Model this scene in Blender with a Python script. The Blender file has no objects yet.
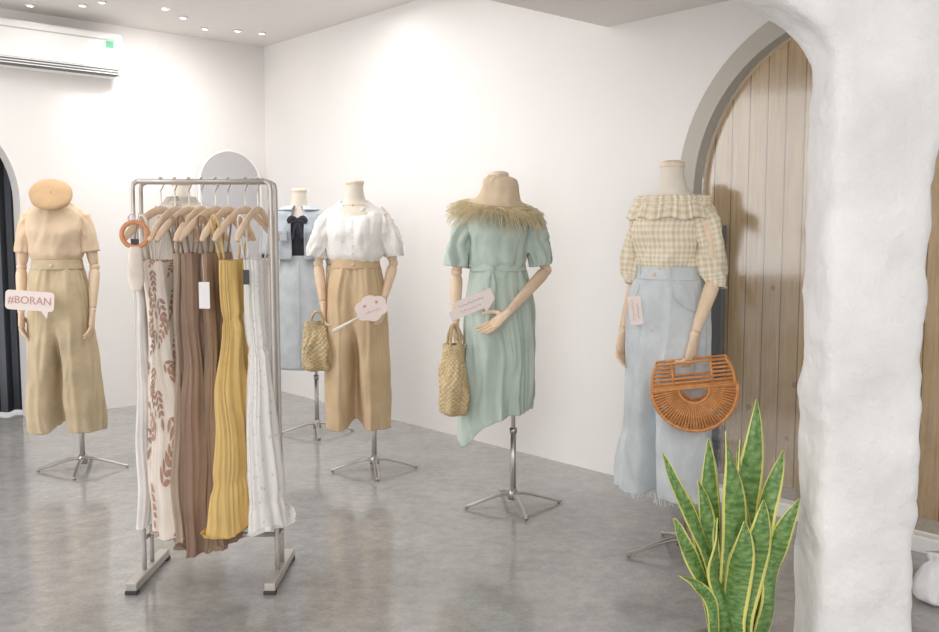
import bpy, bmesh, math, random
from mathutils import Vector, Matrix, noise
from mathutils.geometry import tessellate_polygon
random.seed(7)
sc=bpy.context.scene
COL=sc.collection
pi=math.pi
V=Vector
try: sc.view_settings.view_transform='Standard'
except Exception as e: print(e)

# ---------------------------------------------------------------- materials
def lin(c):
    r=[]
    for x in c:
        x=x/255.0
        r.append(x/12.92 if x<=0.04045 else ((x+0.055)/1.055)**2.4)
    return tuple(r)+(1.0,)
MC={}
class NT:
    def __init__(s,name):
        s.m=bpy.data.materials.new(name); s.m.use_nodes=True
        s.t=s.m.node_tree; s.b=s.t.nodes['Principled BSDF']; s.out=s.t.nodes['Material Output']
    def n(s,t,**k):
        x=s.t.nodes.new(t)
        for a,b in k.items(): setattr(x,a,b)
        return x
    def l(s,a,b): s.t.links.new(a,b)
    def math(s,op,a,b=None,c=None):
        x=s.n('ShaderNodeMath',operation=op)
        for i,q in enumerate((a,b,c)):
            if q is None: continue
            if isinstance(q,(int,float)): x.inputs[i].default_value=q
            else: s.l(q,x.inputs[i])
        return x.outputs[0]
    def mix(s,f,a,b):
        x=s.n('ShaderNodeMix',data_type='RGBA')
        for i,q in ((0,f),(6,a),(7,b)):
            if isinstance(q,(int,float)): x.inputs[i].default_value=q
            elif isinstance(q,tuple): x.inputs[i].default_value=q
            else: s.l(q,x.inputs[i])
        return x.outputs[2]
    def noise(s,scale,detail=4,rough=.5,coord='Object',sc3=None):
        tc=s.n('ShaderNodeTexCoord'); o=tc.outputs[coord]
        if sc3:
            mp=s.n('ShaderNodeMapping'); mp.inputs['Scale'].default_value=sc3; s.l(o,mp.inputs[0]); o=mp.outputs[0]
        x=s.n('ShaderNodeTexNoise'); x.inputs['Scale'].default_value=scale; x.inputs['Detail'].default_value=detail
        x.inputs['Roughness'].default_value=rough; s.l(o,x.inputs['Vector']); return x.outputs['Fac']
    def ramp(s,f,a,b):
        x=s.n('ShaderNodeMapRange'); x.inputs[1].default_value=a; x.inputs[2].default_value=b; s.l(f,x.inputs[0]); return x.outputs[0]
    def bump(s,h,strength,dist=.01):
        x=s.n('ShaderNodeBump'); x.inputs['Strength'].default_value=strength; x.inputs['Distance'].default_value=dist
        s.l(h,x.inputs['Height']); s.l(x.outputs[0],s.b.inputs['Normal'])
def sc4(c,k): return tuple(min(1,x*k) for x in c[:3])+(1,)
def mat(name,col,rough=.7,metal=0,bump=0,bscale=60,var=.0,vscale=6,spec=.4,weave=0):
    if name in MC: return MC[name]
    q=NT(name); c=lin(col)
    q.b.inputs['Roughness'].default_value=rough; q.b.inputs['Metallic'].default_value=metal
    q.b.inputs['Specular IOR Level'].default_value=spec
    if var:
        f=q.ramp(q.noise(vscale),.3,.7); q.l(q.mix(f,sc4(c,1-var),sc4(c,1+var)),q.b.inputs['Base Color'])
    else: q.b.inputs['Base Color'].default_value=c
    if bump: q.bump(q.noise(bscale),bump)
    MC[name]=q.m; return q.m
def cloth(name,col,var=.08,bump=.4,rough=.85,bscale=20):
    L=.3*col[0]+.59*col[1]+.11*col[2]; col=[c*.82+L*.18 for c in col]
    return mat(name,col,rough,0,bump,bscale,var,9,.15)
def uvsep(q):
    tc=q.n('ShaderNodeTexCoord'); s=q.n('ShaderNodeSeparateXYZ'); q.l(tc.outputs['UV'],s.inputs[0]); return s.outputs[0],s.outputs[1]
def lace(name,c1,c2,scale,thr):
    q=NT(name); tc=q.n('ShaderNodeTexCoord'); vo=q.n('ShaderNodeTexVoronoi'); vo.inputs['Scale'].default_value=scale; q.l(tc.outputs['UV'],vo.inputs['Vector'])
    f=q.ramp(vo.outputs['Distance'],thr-.08,thr+.04); q.l(q.mix(f,lin(c2),lin(c1)),q.b.inputs['Base Color']); q.b.inputs['Roughness'].default_value=.9
    q.bump(f,.4,.003); return q.m
def gingham():
    q=NT('gingham_cloth'); u,v=uvsep(q)
    def st(x): return q.math('GREATER_THAN',q.math('SINE',q.math('MULTIPLY',x,2*pi/.017)),0.0)
    a=st(u); b=st(v); s=q.math('MULTIPLY',q.math('ADD',a,b),.5)
    q.l(q.mix(s,lin((242,232,214)),lin((216,202,174))),q.b.inputs['Base Color']); q.b.inputs['Roughness'].default_value=.9
    q.bump(q.noise(40),.4); return q.m
def straw(name,col,dark,scale=.014,rough=.75):
    q=NT(name); u,v=uvsep(q)
    a=q.math('SINE',q.math('MULTIPLY',u,2*pi/scale)); b=q.math('SINE',q.math('MULTIPLY',v,2*pi/scale))
    h=q.math('MULTIPLY',a,b); n=q.noise(25)
    f=q.ramp(q.math('ADD',q.math('MULTIPLY',h,.22),n),.2,.8)
    q.l(q.mix(f,lin(dark),lin(col)),q.b.inputs['Base Color']); q.b.inputs['Roughness'].default_value=rough
    q.bump(h,.6,.004); return q.m
def woodmat(name,c1,c2,scale3=(1,1,1),s=6,rough=.5):
    q=NT(name); f=q.ramp(q.noise(s,6,.6,sc3=scale3),.35,.65)
    q.l(q.mix(f,lin(c1),lin(c2)),q.b.inputs['Base Color']); q.b.inputs['Roughness'].default_value=rough
    return q.m
M_wall=mat('white_plaster',(240,237,235),.75,0,.15,12,.012,2)
q=NT('rough_white_plaster'); f=q.ramp(q.noise(5,6),.3,.7)
q.l(q.mix(f,lin((226,224,223)),lin((243,242,241))),q.b.inputs['Base Color']); q.b.inputs['Roughness'].default_value=.85
q.bump(q.noise(14,7,.6),.5,.03); M_rough=q.m
M_ceil=mat('ceiling_paint',(237,233,230),.85)
q=NT('polished_concrete')
n1=q.noise(3.6,8,.68); n2=q.noise(18,8,.65); n3=q.noise(80,4,.6)
f=q.ramp(q.math('ADD',q.math('MULTIPLY',n1,.36),q.math('ADD',q.math('MULTIPLY',n2,.4),q.math('MULTIPLY',n3,.24))),.38,.62)
q.l(q.mix(f,lin((149,148,147)),lin((183,181,179))),q.b.inputs['Base Color'])
q.l(q.math('ADD',q.math('MULTIPLY',n1,.18),.03),q.b.inputs['Roughness']); q.b.inputs['Specular IOR Level'].default_value=.7
q.bump(n2,.03); M_floor=q.m
M_body=mat('cream_linen',(235,226,213),.85,0,.2,120)
M_wood=woodmat('pale_beech_wood',(238,214,188),(226,196,166),(3,3,1),8,.45)
M_cap=woodmat('whitewashed_wood',(238,224,206),(230,212,190),(3,3,1),8,.5)
M_steel=mat('brushed_steel',(196,194,190),.3,.85)
M_rack=mat('grey_lacquered_steel',(202,197,192),.4,.45)
M_white=mat('white_plastic',(246,245,243),.4)
M_dark=mat('dark_rubber',(70,70,72),.6)
M_paper=mat('sign_board_paper',(240,226,222),.6)
M_ink=mat('dusty_pink_ink',(200,158,152),.6)
M_inkp=mat('pale_pink_ink',(222,192,188),.6)
M_inkg=mat('grey_ink',(178,176,182),.6)

# ---------------------------------------------------------------- geometry builder
def keyfun(keys):
    n=len(keys)-1
    def K(t):
        x=min(max(t,0),1)*n; i=min(int(x),n-1); f=x-i
        p0=keys[max(i-1,0)];p1=keys[i];p2=keys[i+1];p3=keys[min(i+2,n)]
        return [0.5*((2*b)+(-a+c)*f+(2*a-5*b+4*c-d)*f*f+(-a+3*b-3*c+d)*f**3) for a,b,c,d in zip(p0,p1,p2,p3)]
    return K
def folds(amp,n=9,ph=0,tw=1.0,pw=1.0):
    k=n*.2
    def F(phi,t):
        a=amp*(t**pw if pw else 1)
        phi=phi+.35*noise.noise(V((t*2.2,ph*1.3,math.sin(phi))))*tw*.6
        c=math.cos(phi); s_=math.sin(phi); z=tw*t*.75+ph*3.7
        v1=noise.noise(V((c*k,s_*k,z))); v2=noise.noise(V((c*k*1.9+9,s_*k*1.9,z*1.6+4)))
        v3=noise.noise(V((c*k*1.2+3,s_*k*1.2,z*4+t*3)))
        return a*(2.2*v1+.75*(1-2.4*abs(v2))+.5*v3-.2)
    return F
class G:
    def __init__(s): s.v=[];s.f=[];s.m=[];s.uv=[];s.sm=[]
    def face(s,idx,m=0,uv=None,sm=True):
        s.f.append(tuple(idx)); s.m.append(m); s.uv.append(uv or [(0,0)]*len(idx)); s.sm.append(sm)
    def grid(s,fn,nu,nv,wrap=True,m=0,su=1,sv=1):
        b=len(s.v); w=nu if wrap else nu+1
        for j in range(nv+1):
            for i in range(w): s.v.append(V(fn(i/nu,j/nv)))
        for j in range(nv):
            for i in range(nu):
                a=b+j*w+i; c=b+j*w+(i+1)%w; d=b+(j+1)*w+(i+1)%w; e=b+(j+1)*w+i
                s.face((a,c,d,e),m,[(i/nu*su,j/nv*sv),((i+1)/nu*su,j/nv*sv),((i+1)/nu*su,(j+1)/nv*sv),(i/nu*su,(j+1)/nv*sv)])
        return b,w
    def loft(s,keys,nu=72,nv=40,fold=None,m=0,wr=.003,wrs=14,captop=False,capbot=False,sup=2.0,zf=None,seed=0):
        K=keyfun(keys); p=2/sup
        def fn(u,v):
            phi=2*pi*u; z,cx,cy,rx,ry=K(v); c=math.cos(phi); si=math.sin(phi)
            cc=math.copysign(abs(c)**p,c); ss=math.copysign(abs(si)**p,si)
            f=fold(phi,v) if fold else 0
            x=cx+cc*(rx+f); y=cy+ss*(ry+f)
            if zf: z=zf(phi,v,z)
            if wr:
                nn=noise.noise_vector(V((x*wrs+seed,y*wrs,z*wrs*.6)))*wr; x+=nn.x; y+=nn.y
            return V((x,y,z))
        rm=sum((k[3]+k[4])/2 for k in keys)/len(keys); L=abs(keys[-1][0]-keys[0][0])
        b,w=s.grid(fn,nu,nv,True,m,2*pi*rm,L)
        if captop: s.face(range(b,b+w),m)
        if capbot: s.face(range(b+nv*w,b+nv*w+w),m)
        return fn
    def tube(s,pts,rad,seg=10,n=None,ref=None,m=0,fold=None,cap=True,smooth=True,wr=0):
        pts=[V(p) for p in pts]
        if not isinstance(rad,(list,tuple)): rad=[rad]*len(pts)
        rad=[(r,r) if not isinstance(r,tuple) else r for r in rad]
        if n is None: n=(len(pts)-1)*(4 if len(pts)>2 else 1)
        K=keyfun([tuple(p)+r for p,r in zip(pts,rad)]) if smooth and len(pts)>2 else None
        cs=[];rs=[]
        for j in range(n+1):
            t=j/n
            if K: k=K(t)
            else:
                x=t*(len(pts)-1); i=min(int(x),len(pts)-2); f=x-i
                k=list(pts[i].lerp(pts[i+1],f))+[rad[i][0]*(1-f)+rad[i+1][0]*f,rad[i][1]*(1-f)+rad[i+1][1]*f]
            cs.append(V(k[:3])); rs.append((k[3],k[4]))
        T=[(cs[min(i+1,n)]-cs[max(i-1,0)]).normalized() for i in range(n+1)]
        a=V(ref) if ref is not None else (V((0,0,1)) if abs(T[0].z)<.9 else V((1,0,0)))
        fr=[]
        for i in range(n+1):
            a=(a-T[i]*a.dot(T[i]))
            if a.length<1e-5: a=T[i].orthogonal()
            a.normalize(); fr.append((a.copy(),T[i].cross(a)))
            if ref is not None: a=V(ref)
        def fn(u,v):
            j=min(int(round(v*n)),n); phi=2*pi*u; A,B=fr[j]; f=fold(phi,v) if fold else 0
            p=cs[j]+A*math.cos(phi)*(rs[j][0]+f)+B*math.sin(phi)*(rs[j][1]+f)
            if wr: p=p+noise.noise_vector(p*14)*wr
            return p
        L=sum((cs[i+1]-cs[i]).length for i in range(n))
        b,w=s.grid(fn,seg,n,True,m,2*pi*max(sum(r[0] for r in rs)/len(rs),.002),L)
        if cap: s.face(range(b,b+w),m); s.face(range(b+n*w,b+n*w+w),m)
    def ball(s,c,r,nu=16,nv=10,m=0,sq=(1,1,1)):
        c=V(c)
        s.grid(lambda u,v:c+V((r*sq[0]*math.cos(2*pi*u)*math.sin(pi*v),r*sq[1]*math.sin(2*pi*u)*math.sin(pi*v),r*sq[2]*math.cos(pi*v))),nu,nv,True,m)
    def torus(s,c,R,r,axis='Y',nu=40,nv=10,m=0,a0=0,a1=2*pi):
        pts=[]
        for i in range(nu+1):
            a=a0+(a1-a0)*i/nu
            if axis=='Y': p=V((math.cos(a)*R,0,math.sin(a)*R))
            elif axis=='Z': p=V((math.cos(a)*R,math.sin(a)*R,0))
            else: p=V((0,math.cos(a)*R,math.sin(a)*R))
            pts.append(V(c)+p)
        s.tube(pts,r,nv,n=nu,m=m,smooth=False,ref={'Y':(0,1,0),'Z':(0,0,1),'X':(1,0,0)}[axis])
    def box(s,c,size,bev=.0,m=0,rot=None):
        bm=bmesh.new(); bmesh.ops.create_cube(bm,size=1)
        for v in bm.verts: v.co=V((v.co.x*size[0],v.co.y*size[1],v.co.z*size[2]))
        if bev: bmesh.ops.bevel(bm,geom=bm.edges[:]+bm.verts[:],offset=bev,segments=3,profile=.5,affect='EDGES')
        b=len(s.v); R=rot or Matrix.Identity(3)
        for v in bm.verts: s.v.append(V(c)+R@v.co)
        for f in bm.faces: s.face([b+v.index for v in f.verts],m,None,False)
        bm.free()
    def poly(s,p2,y0,y1,m=0,mf=None,side_m=None,plane='XZ'):
        b=len(s.v); n=len(p2)
        mk=(lambda x,z,y:V((x,y,z))) if plane=='XZ' else (lambda x,z,y:V((x,z,y)))
        for (x,z) in p2: s.v.append(mk(x,z,y0))
        for (x,z) in p2: s.v.append(mk(x,z,y1))
        tr=tessellate_polygon([[V((x,z,0)) for x,z in p2]])
        for t in tr:
            s.face([b+i for i in t],m,None,False); s.face([b+n+i for i in reversed(t)],m,None,False)
        for i in range(n):
            j=(i+1)%n; s.face((b+i,b+j,b+n+j,b+n+i),m if side_m is None else side_m,None,False)
    def build(s,name,mats,parent=None,label=None,cat=None,matrix=None,loc=None,solid=0,kind=None,group=None,recalc=True):
        me=bpy.data.meshes.new(name); me.from_pydata([tuple(v) for v in s.v],[],s.f)
        if not isinstance(mats,(list,tuple)): mats=[mats]
        for x in mats: me.materials.append(x)
        uvl=me.uv_layers.new(name='UVMap')
        for p,mi,uv,sm in zip(me.polygons,s.m,s.uv,s.sm):
            p.material_index=mi; p.use_smooth=sm
            for q_ in range(p.loop_total): uvl.data[p.loop_start+q_].uv=uv[q_]
        if recalc:
            bm=bmesh.new(); bm.from_mesh(me); bmesh.ops.recalc_face_normals(bm,faces=bm.faces[:]); bm.to_mesh(me); bm.free()
        me.update()
        o=bpy.data.objects.new(name,me); COL.objects.link(o); tag(o,label,cat,kind,group)
        if parent: o.parent=parent
        if matrix is not None: o.matrix_world=matrix
        if loc is not None: o.location=loc
        if solid:
            md=o.modifiers.new('thickness','SOLIDIFY'); md.thickness=solid; md.offset=-1
        return o
def tag(o,label=None,cat=None,kind=None,group=None):
    if label: o['label']=label
    if cat: o['category']=cat
    if kind: o['kind']=kind
    if group: o['group']=group
def empty(name,loc,yaw=0,label=None,cat=None,group=None,matrix=None):
    o=bpy.data.objects.new(name,None); o.empty_display_size=.1; COL.objects.link(o)
    o.location=loc; o.rotation_euler=(0,0,math.radians(yaw))
    if matrix is not None: o.matrix_world=matrix
    tag(o,label,cat,None,group); return o
def copy_tree(root,loc,yaw=None,label=None):
    def cp(o,par):
        n=o.copy(); COL.objects.link(n)
        if par: n.parent=par; n.matrix_parent_inverse=o.matrix_parent_inverse.copy()
        for c in list(o.children): cp(c,n)
        return n
    r=cp(root,None); r.location=loc
    if yaw is not None: r.rotation_euler=(0,0,math.radians(yaw))
    if label: r['label']=label
    return r
def lettering(text,size,parent,loc,mat_,rot=(pi/2,0,0),name='lettering'):
    cu=bpy.data.curves.new('t','FONT'); cu.body=text; cu.size=size; cu.extrude=.0006; cu.align_x='CENTER'; cu.align_y='CENTER'
    t=bpy.data.objects.new('t',cu); COL.objects.link(t)
    dg=bpy.context.evaluated_depsgraph_get(); dg.update()
    me=bpy.data.meshes.new_from_object(t.evaluated_get(dg)); bpy.data.objects.remove(t)
    me.materials.clear(); me.materials.append(mat_)
    o=bpy.data.objects.new(name,me); COL.objects.link(o); o.parent=parent; o.location=loc; o.rotation_euler=rot
    return o
def frame(origin,xa,yo=0):
    x=V((xa[0],xa[1],0)).normalized(); y=V((-x.y,x.x,0))
    return Matrix(((x.x,y.x,0,origin[0]),(x.y,y.y,0,origin[1]),(0,0,1,origin[2]),(0,0,0,1)))
CORNER=(-1.649,7.47,0)
WR=frame(CORNER,(.663,-.749)); WB=frame(CORNER,(.749,.663))
CH=2.76; SH=2.335
def wrp(s,n=0):
    v=WR@V((s,n,0)); return (v.x,v.y)

# ---------------------------------------------------------------- room shell
def arch_pts(c,r,z0,n=32):
    return [(c-r*math.cos(pi*i/n),z0+r*math.sin(pi*i/n)) for i in range(n+1)]
g=G(); g.poly([(-6.5,-2.5),(4.5,-2.5),(4.5,9.5),(-6.5,9.5)],-.1,0,plane='XY')
g.build('floor',M_floor,kind='structure')
AC0=4.153+.68; RI=.735; RO=.815; ZS=1.472
g=G(); o=[(-.15,0),(AC0-RI,0)]+arch_pts(AC0,RI,ZS)+[(AC0+RI,0),(8.2,0),(8.2,CH),(-.15,CH)]
g.poly(o,0,.08); g.build('wall_right',M_wall,kind='structure',matrix=WR)
DK=-1.867-.67
g=G(); o=[(-4.9,0),(DK-.67,0)]+arch_pts(DK,.67,1.5)+[(-1.867,0),(0,0),(0,CH),(-4.9,CH)]
g.poly(o,0,.16); g.build('wall_back',M_wall,kind='structure',matrix=WB)
sE=(.707,4.81)
g=G(); g.poly([(-1.4,8.0),wrp(-.2,.09),wrp(3.75,.09),(-4.9,-.2),(-6.5,1.2),(-6.5,4.6)],CH,CH+.1,plane='XY'); g.build('ceiling',M_ceil,kind='structure')
g=G(); g.poly([wrp(3.553,.08),wrp(8.2,.08),(3.9,-2.2),(-6.5,-2.2),(-6.5,sE[1]-.663*(7.207/.749))],SH,CH+.05,plane='XY')
g.build('ceiling_dropped',M_ceil,kind='structure')
def archband(c,r0,r1,z0,y0,y1,name,m,mx):
    g=G(); a=arch_pts(c,r1,z0,40); b=arch_pts(c,r0,z0,40)
    p=[(c-r1,0)]+a+[(c+r1,0),(c+r0,0)]+b[::-1]+[(c-r0,0)]
    g.poly(p,y0,y1); return g.build(name,m,kind='structure',matrix=mx)
M_trim=mat('greige_trim_paint',(192,186,176),.6)
archband(AC0,RI-.012,RO,ZS,-.012,.085,'trim_arch',M_trim,WR)
g=G(); g.box((AC0,.05,.03),(2*RI-.02,.08,.07),.008); g.build('trim_sill',M_white,kind='structure',matrix=WR)
q=NT('weathered_timber_planks'); tc=q.n('ShaderNodeTexCoord'); sp=q.n('ShaderNodeSeparateXYZ'); q.l(tc.outputs['Object'],sp.inputs[0])
px=q.math('DIVIDE',sp.outputs[0],.10); fr=q.math('FRACT',px); idx=q.math('FLOOR',px)
wn=q.n('ShaderNodeTexWhiteNoise',noise_dimensions='1D'); q.l(idx,wn.inputs['W'])
gr=q.ramp(q.noise(6,10,.75,sc3=(10,10,.5)),.34,.66)
kn=q.ramp(q.noise(4,7,.8,sc3=(2,2,1)),.4,.62)
c=q.mix(gr,lin((176,144,102)),lin((222,196,154))); c=q.mix(q.math('MULTIPLY',wn.outputs['Value'],.5),c,lin((164,136,100)))
c=q.mix(q.math('MULTIPLY',kn,.35),c,lin((214,200,174)))
vk=q.n('ShaderNodeTexVoronoi'); vk.inputs['Scale'].default_value=5.5; q.l(tc.outputs['Object'],vk.inputs['Vector'])
c=q.mix(q.math('MULTIPLY',q.math('LESS_THAN',vk.outputs['Distance'],.09),.55),c,lin((120,92,64)))
edge=q.math('LESS_THAN',q.math('MINIMUM',fr,q.math('SUBTRACT',1.0,fr)),.03)
q.l(q.mix(edge,c,lin((124,100,74))),q.b.inputs['Base Color']); q.b.inputs['Roughness'].default_value=.6
q.bump(gr,.3); M_plank=q.m
g=G(); g.box((AC0,.5,1.2),(2.6,.04,2.6)); g.build('wall_timber',M_plank,kind='structure',matrix=WR)
q=NT('window_glass'); tr=q.n('ShaderNodeBsdfTransparent'); gl=q.n('ShaderNodeBsdfGlossy'); gl.inputs['Roughness'].default_value=.08
fz=q.n('ShaderNodeFresnel'); fz.inputs[0].default_value=1.5; mx=q.n('ShaderNodeMixShader')
q.l(q.math('MULTIPLY',fz.outputs[0],.9),mx.inputs[0]); q.l(tr.outputs[0],mx.inputs[1]); q.l(gl.outputs[0],mx.inputs[2]); q.l(mx.outputs[0],q.out.inputs[0])
g=G(); p=[(AC0-.72,.06)]+arch_pts(AC0,.72,ZS)+[(AC0+.72,.06)]; g.poly(p,.05,.056); g.build('window_1',q.m,kind='structure',matrix=WR)
g=G(); g.box((AC0-.925,.462,.66),(.15,.03,1.32),.004); g.build('dark_gap_strip',mat('dark_gap_slate',(96,100,108),.5),kind='structure',matrix=WR)  # added strip; its dark slate colour stands in for the shaded gap
# plastered arcade with column
g=G(); a,b=1.2,.36; CL=.89; cx=CL-a
p=[(-2.0,0),(CL-2*a,0)]+[(cx-a*math.cos(pi*i/40),1.68+b*math.sin(pi*i/40)) for i in range(41)]+[(CL,0),(1.14,0)]
a2=.75; p+=[(1.14+a2-a2*math.cos(pi*i/40),1.37+.55*math.sin(pi*i/40)) for i in range(41)]+[(2.64,0),(2.85,0),(2.85,SH),(-2.0,SH)]
g.poly(p,2.25,2.45); o=g.build('wall_front',M_rough,kind='structure')
md=o.modifiers.new('r','REMESH'); md.mode='VOXEL'; md.voxel_size=.018; md.use_smooth_shade=True
md=o.modifiers.new('s','SMOOTH'); md.iterations=5; md.factor=.6
tx=bpy.data.textures.new('lumps','CLOUDS'); tx.noise_scale=.1; tx.noise_depth=2
md=o.modifiers.new('d','DISPLACE'); md.texture=tx; md.strength=.026; md.mid_level=.5
g=G(); g.grid(lambda u,v:V((DK-.8+1.55*u,.28+.035*math.sin(u*75)+.012*math.sin(u*31+1),.02+2.25*v)),220,6,False)
q=NT('charcoal_curtain'); tc=q.n('ShaderNodeTexCoord'); sp=q.n('ShaderNodeSeparateXYZ'); q.l(tc.outputs['Object'],sp.inputs[0])
st=q.math('GREATER_THAN',q.math('SINE',q.math('MULTIPLY',sp.outputs[0],2*pi/.09)),.35); q.l(q.mix(st,lin((44,46,52)),lin((104,108,116))),q.b.inputs['Base Color']); q.b.inputs['Roughness'].default_value=.9
g.build('curtain',q.m,label='dark charcoal striped curtain hanging in the arched doorway',cat='curtain',matrix=WB,solid=.004)

# air conditioner
ac=empty('air_conditioner',(0,0,0),label='white wall-mounted split air conditioner above the doorway',cat='air conditioner',matrix=WB@Matrix.Translation((-1.655,-.11,2.37)))
g=G(); g.box((0,0,.145),(.9,.21,.29),.03); g.build('housing',M_white,ac)
g=G(); g.box((0,-.1,.235),(.86,.016,.008)); g.build('seam',mat('seam_grey',(196,196,196),.6),ac)
g=G(); g.box((0,-.085,.022),(.8,.075,.05),.004); g.build('air_outlet',mat('outlet_grey',(110,112,114),.6),ac)
for i in range(3):
    g=G(); g.box((0,-.122,.006+.017*i),(.8,.016,.006),.001); g.build('louvre',M_white,ac)
g=G(); g.box((.35,-.106,.2),(.08,.003,.09)); g.build('energy_sticker',mat('mint_sticker',(205,232,214),.5),ac)
g=G(); g.box((.35,-.109,.205),(.05,.002,.045)); g.build('sticker_print',mat('green_print',(110,190,148),.5),ac)
# downlights
dl=empty('downlight',(-2.86,6.1,CH),label='small recessed white ceiling spotlight',cat='ceiling light',group='recessed ceiling spotlights')
g=G(); g.torus((0,0,-.006),.024,.006,'Z'); g.build('trim_ring',M_white,dl)
q=NT('lamp_glow'); q.b.inputs['Emission Color'].default_value=(1,.96,.9,1); q.b.inputs['Emission Strength'].default_value=9
g=G(); g.ball((0,0,-.002),.02,sq=(1,1,.3)); g.build('bulb',q.m,dl)
for x,y in ((-2.52,6.1),(-2.36,6.02),(-2.01,6.19),(-1.97,6.44),(-1.92,6.78),(-1.7,6.85),(-1.54,6.93)): copy_tree(dl,(x,y,CH))
# arched mirror
mr=empty('arched_mirror',(0,0,0),label='tall arched mirror with thin white frame against the wall',cat='mirror',matrix=WB@Matrix.Translation((-.33,-.03,0)))
q=NT('mirror_glass'); q.b.inputs['Metallic'].default_value=1; q.b.inputs['Roughness'].default_value=.2; q.b.inputs['Base Color'].default_value=lin((205,205,208))
g=G(); p=[(-.25,.02)]+arch_pts(0,.25,1.66)+[(.25,.02)]; g.poly(p,-.01,.01); g.build('mirror_pane',q.m,mr)
g=G(); pp=[(-.26,-.0,.0)]+[(x,0,z) for x,z in arch_pts(0,.26,1.66,24)]+[(.26,0,0)]
g.tube(pp,.012,8,smooth=False,n=26); g.build('mirror_frame',M_white,mr)

# ---------------------------------------------------------------- mannequins
def hand(g,w,d,n,side=1,curl=.45,m=0):
    w=V(w);d=V(d).normalized();n=V(n);n=(n-d*n.dot(d)).normalized();l=d.cross(n)*side
    g.tube([w-d*.01,w+d*.03,w+d*.065,w+d*.088],[(.017,.014),(.027,.014),(.033,.013),(.028,.008)],12,ref=l,m=m)
    for i,L in enumerate((.070,.078,.073,.057)):
        p=w+d*.08+l*(.026-.0175*i); dr=(d+l*(.09-.07*i)).normalized(); pts=[p]; a=curl*.5*(1+.15*i)
        cur=0
        for f in (.42,.33,.25):
            cur+=a; dd=(dr*math.cos(cur)+n*math.sin(cur)).normalized(); p=p+dd*L*f; pts.append(p)
        g.tube(pts,[.0082,.0076,.0068,.005],8,n=9,ref=l,m=m)
    p=w+d*.02+l*.02; t1=(d*.55+l*.7+n*.35).normalized(); t2=(d*.85+l*.25+n*.45).normalized()
    g.tube([p,p+t1*.035,p+t1*.035+t2*.03,p+t1*.035+t2*.052],[.012,.0098,.0085,.006],8,n=9,m=m)
def arm(root,S,E,W,d,n,side,curl=.45):
    S,E,W=V(S),V(E),V(W); g=G(); e=(E-S).normalized(); f=(W-E).normalized()
    g.tube([S-e*.01,S+e*.05,S.lerp(E,.6),E-e*.03,E-e*.012],[.03,.035,.031,.026,.018],16)
    g.ball(E,.026,16,12)
    g.tube([E+f*.012,E+f*.035,E.lerp(W,.45),W-f*.025,W-f*.012],[.018,.028,.026,.019,.013],16)
    g.ball(W,.018,14,10)
    a=g.build('arm',M_wood,root)
    g=G(); hand(g,W+V(d).normalized()*.012,d,n,side,curl); h=g.build('hand',M_wood,a)
BODY=[(.82,0,0,.10,.07),(.84,0,0,.14,.095),(.88,0,0,.146,.098),(.97,0,.0,.138,.094),(1.08,0,0,.110,.078),(1.18,0,0,.115,.086),(1.29,0,-.01,.130,.104),(1.36,0,0,.140,.086),(1.40,0,.005,.130,.064),(1.43,0,.01,.09,.054),(1.455,0,.01,.056,.05),(1.50,0,.0,.046,.046),(1.535,0,-.003,.045,.045)]
def mannequin(loc,yaw,pole,label,A,B,legyaw=12,neckmat=None):
    root=empty('mannequin',(loc[0],loc[1],0),yaw,label,'mannequin')
    g=G(); g.loft(BODY,48,60,captop=True,capbot=True,wr=0); g.build('torso',M_body,root)
    g=G(); g.loft([(1.533,0,-.003,.046,.046),(1.54,0,-.003,.049,.049),(1.552,0,-.003,.048,.048),(1.56,0,-.003,.03,.03)],32,8,wr=0,captop=True,capbot=True); g.build('neck_cap',M_cap,root)
    arm(root,*A); arm(root,*B)
    px,py=pole
    g=G(); g.tube([(px,py,.06),(px,py,.9)],.0095,12); g.tube([(px,py,.05),(px,py,.36)],.0135,12); g.tube([(px,py,.35),(px,py,.375)],.018,12)
    g.tube([(px,py,.035),(px,py,.085)],[.026,.02],16); st=g.build('stand',M_steel,root,label='chrome stand with four splayed legs')
    for i in range(4):
        a=math.radians(legyaw+90*i-yaw); c,s_=math.cos(a),math.sin(a)
        g=G(); pt=[(px+c*r,py+s_*r,z) for r,z in ((.015,.062),(.06,.06),(.14,.038),(.21,.016),(.235,.012))]
        g.tube(pt,[(.008,.012),(.008,.012),(.007,.011),(.006,.011),(.006,.01)],10,ref=(0,0,1))
        g.ball((px+c*.225,py+s_*.225,.008),.009,8,6)
        g.build('leg',M_steel,st)
    return root
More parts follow.
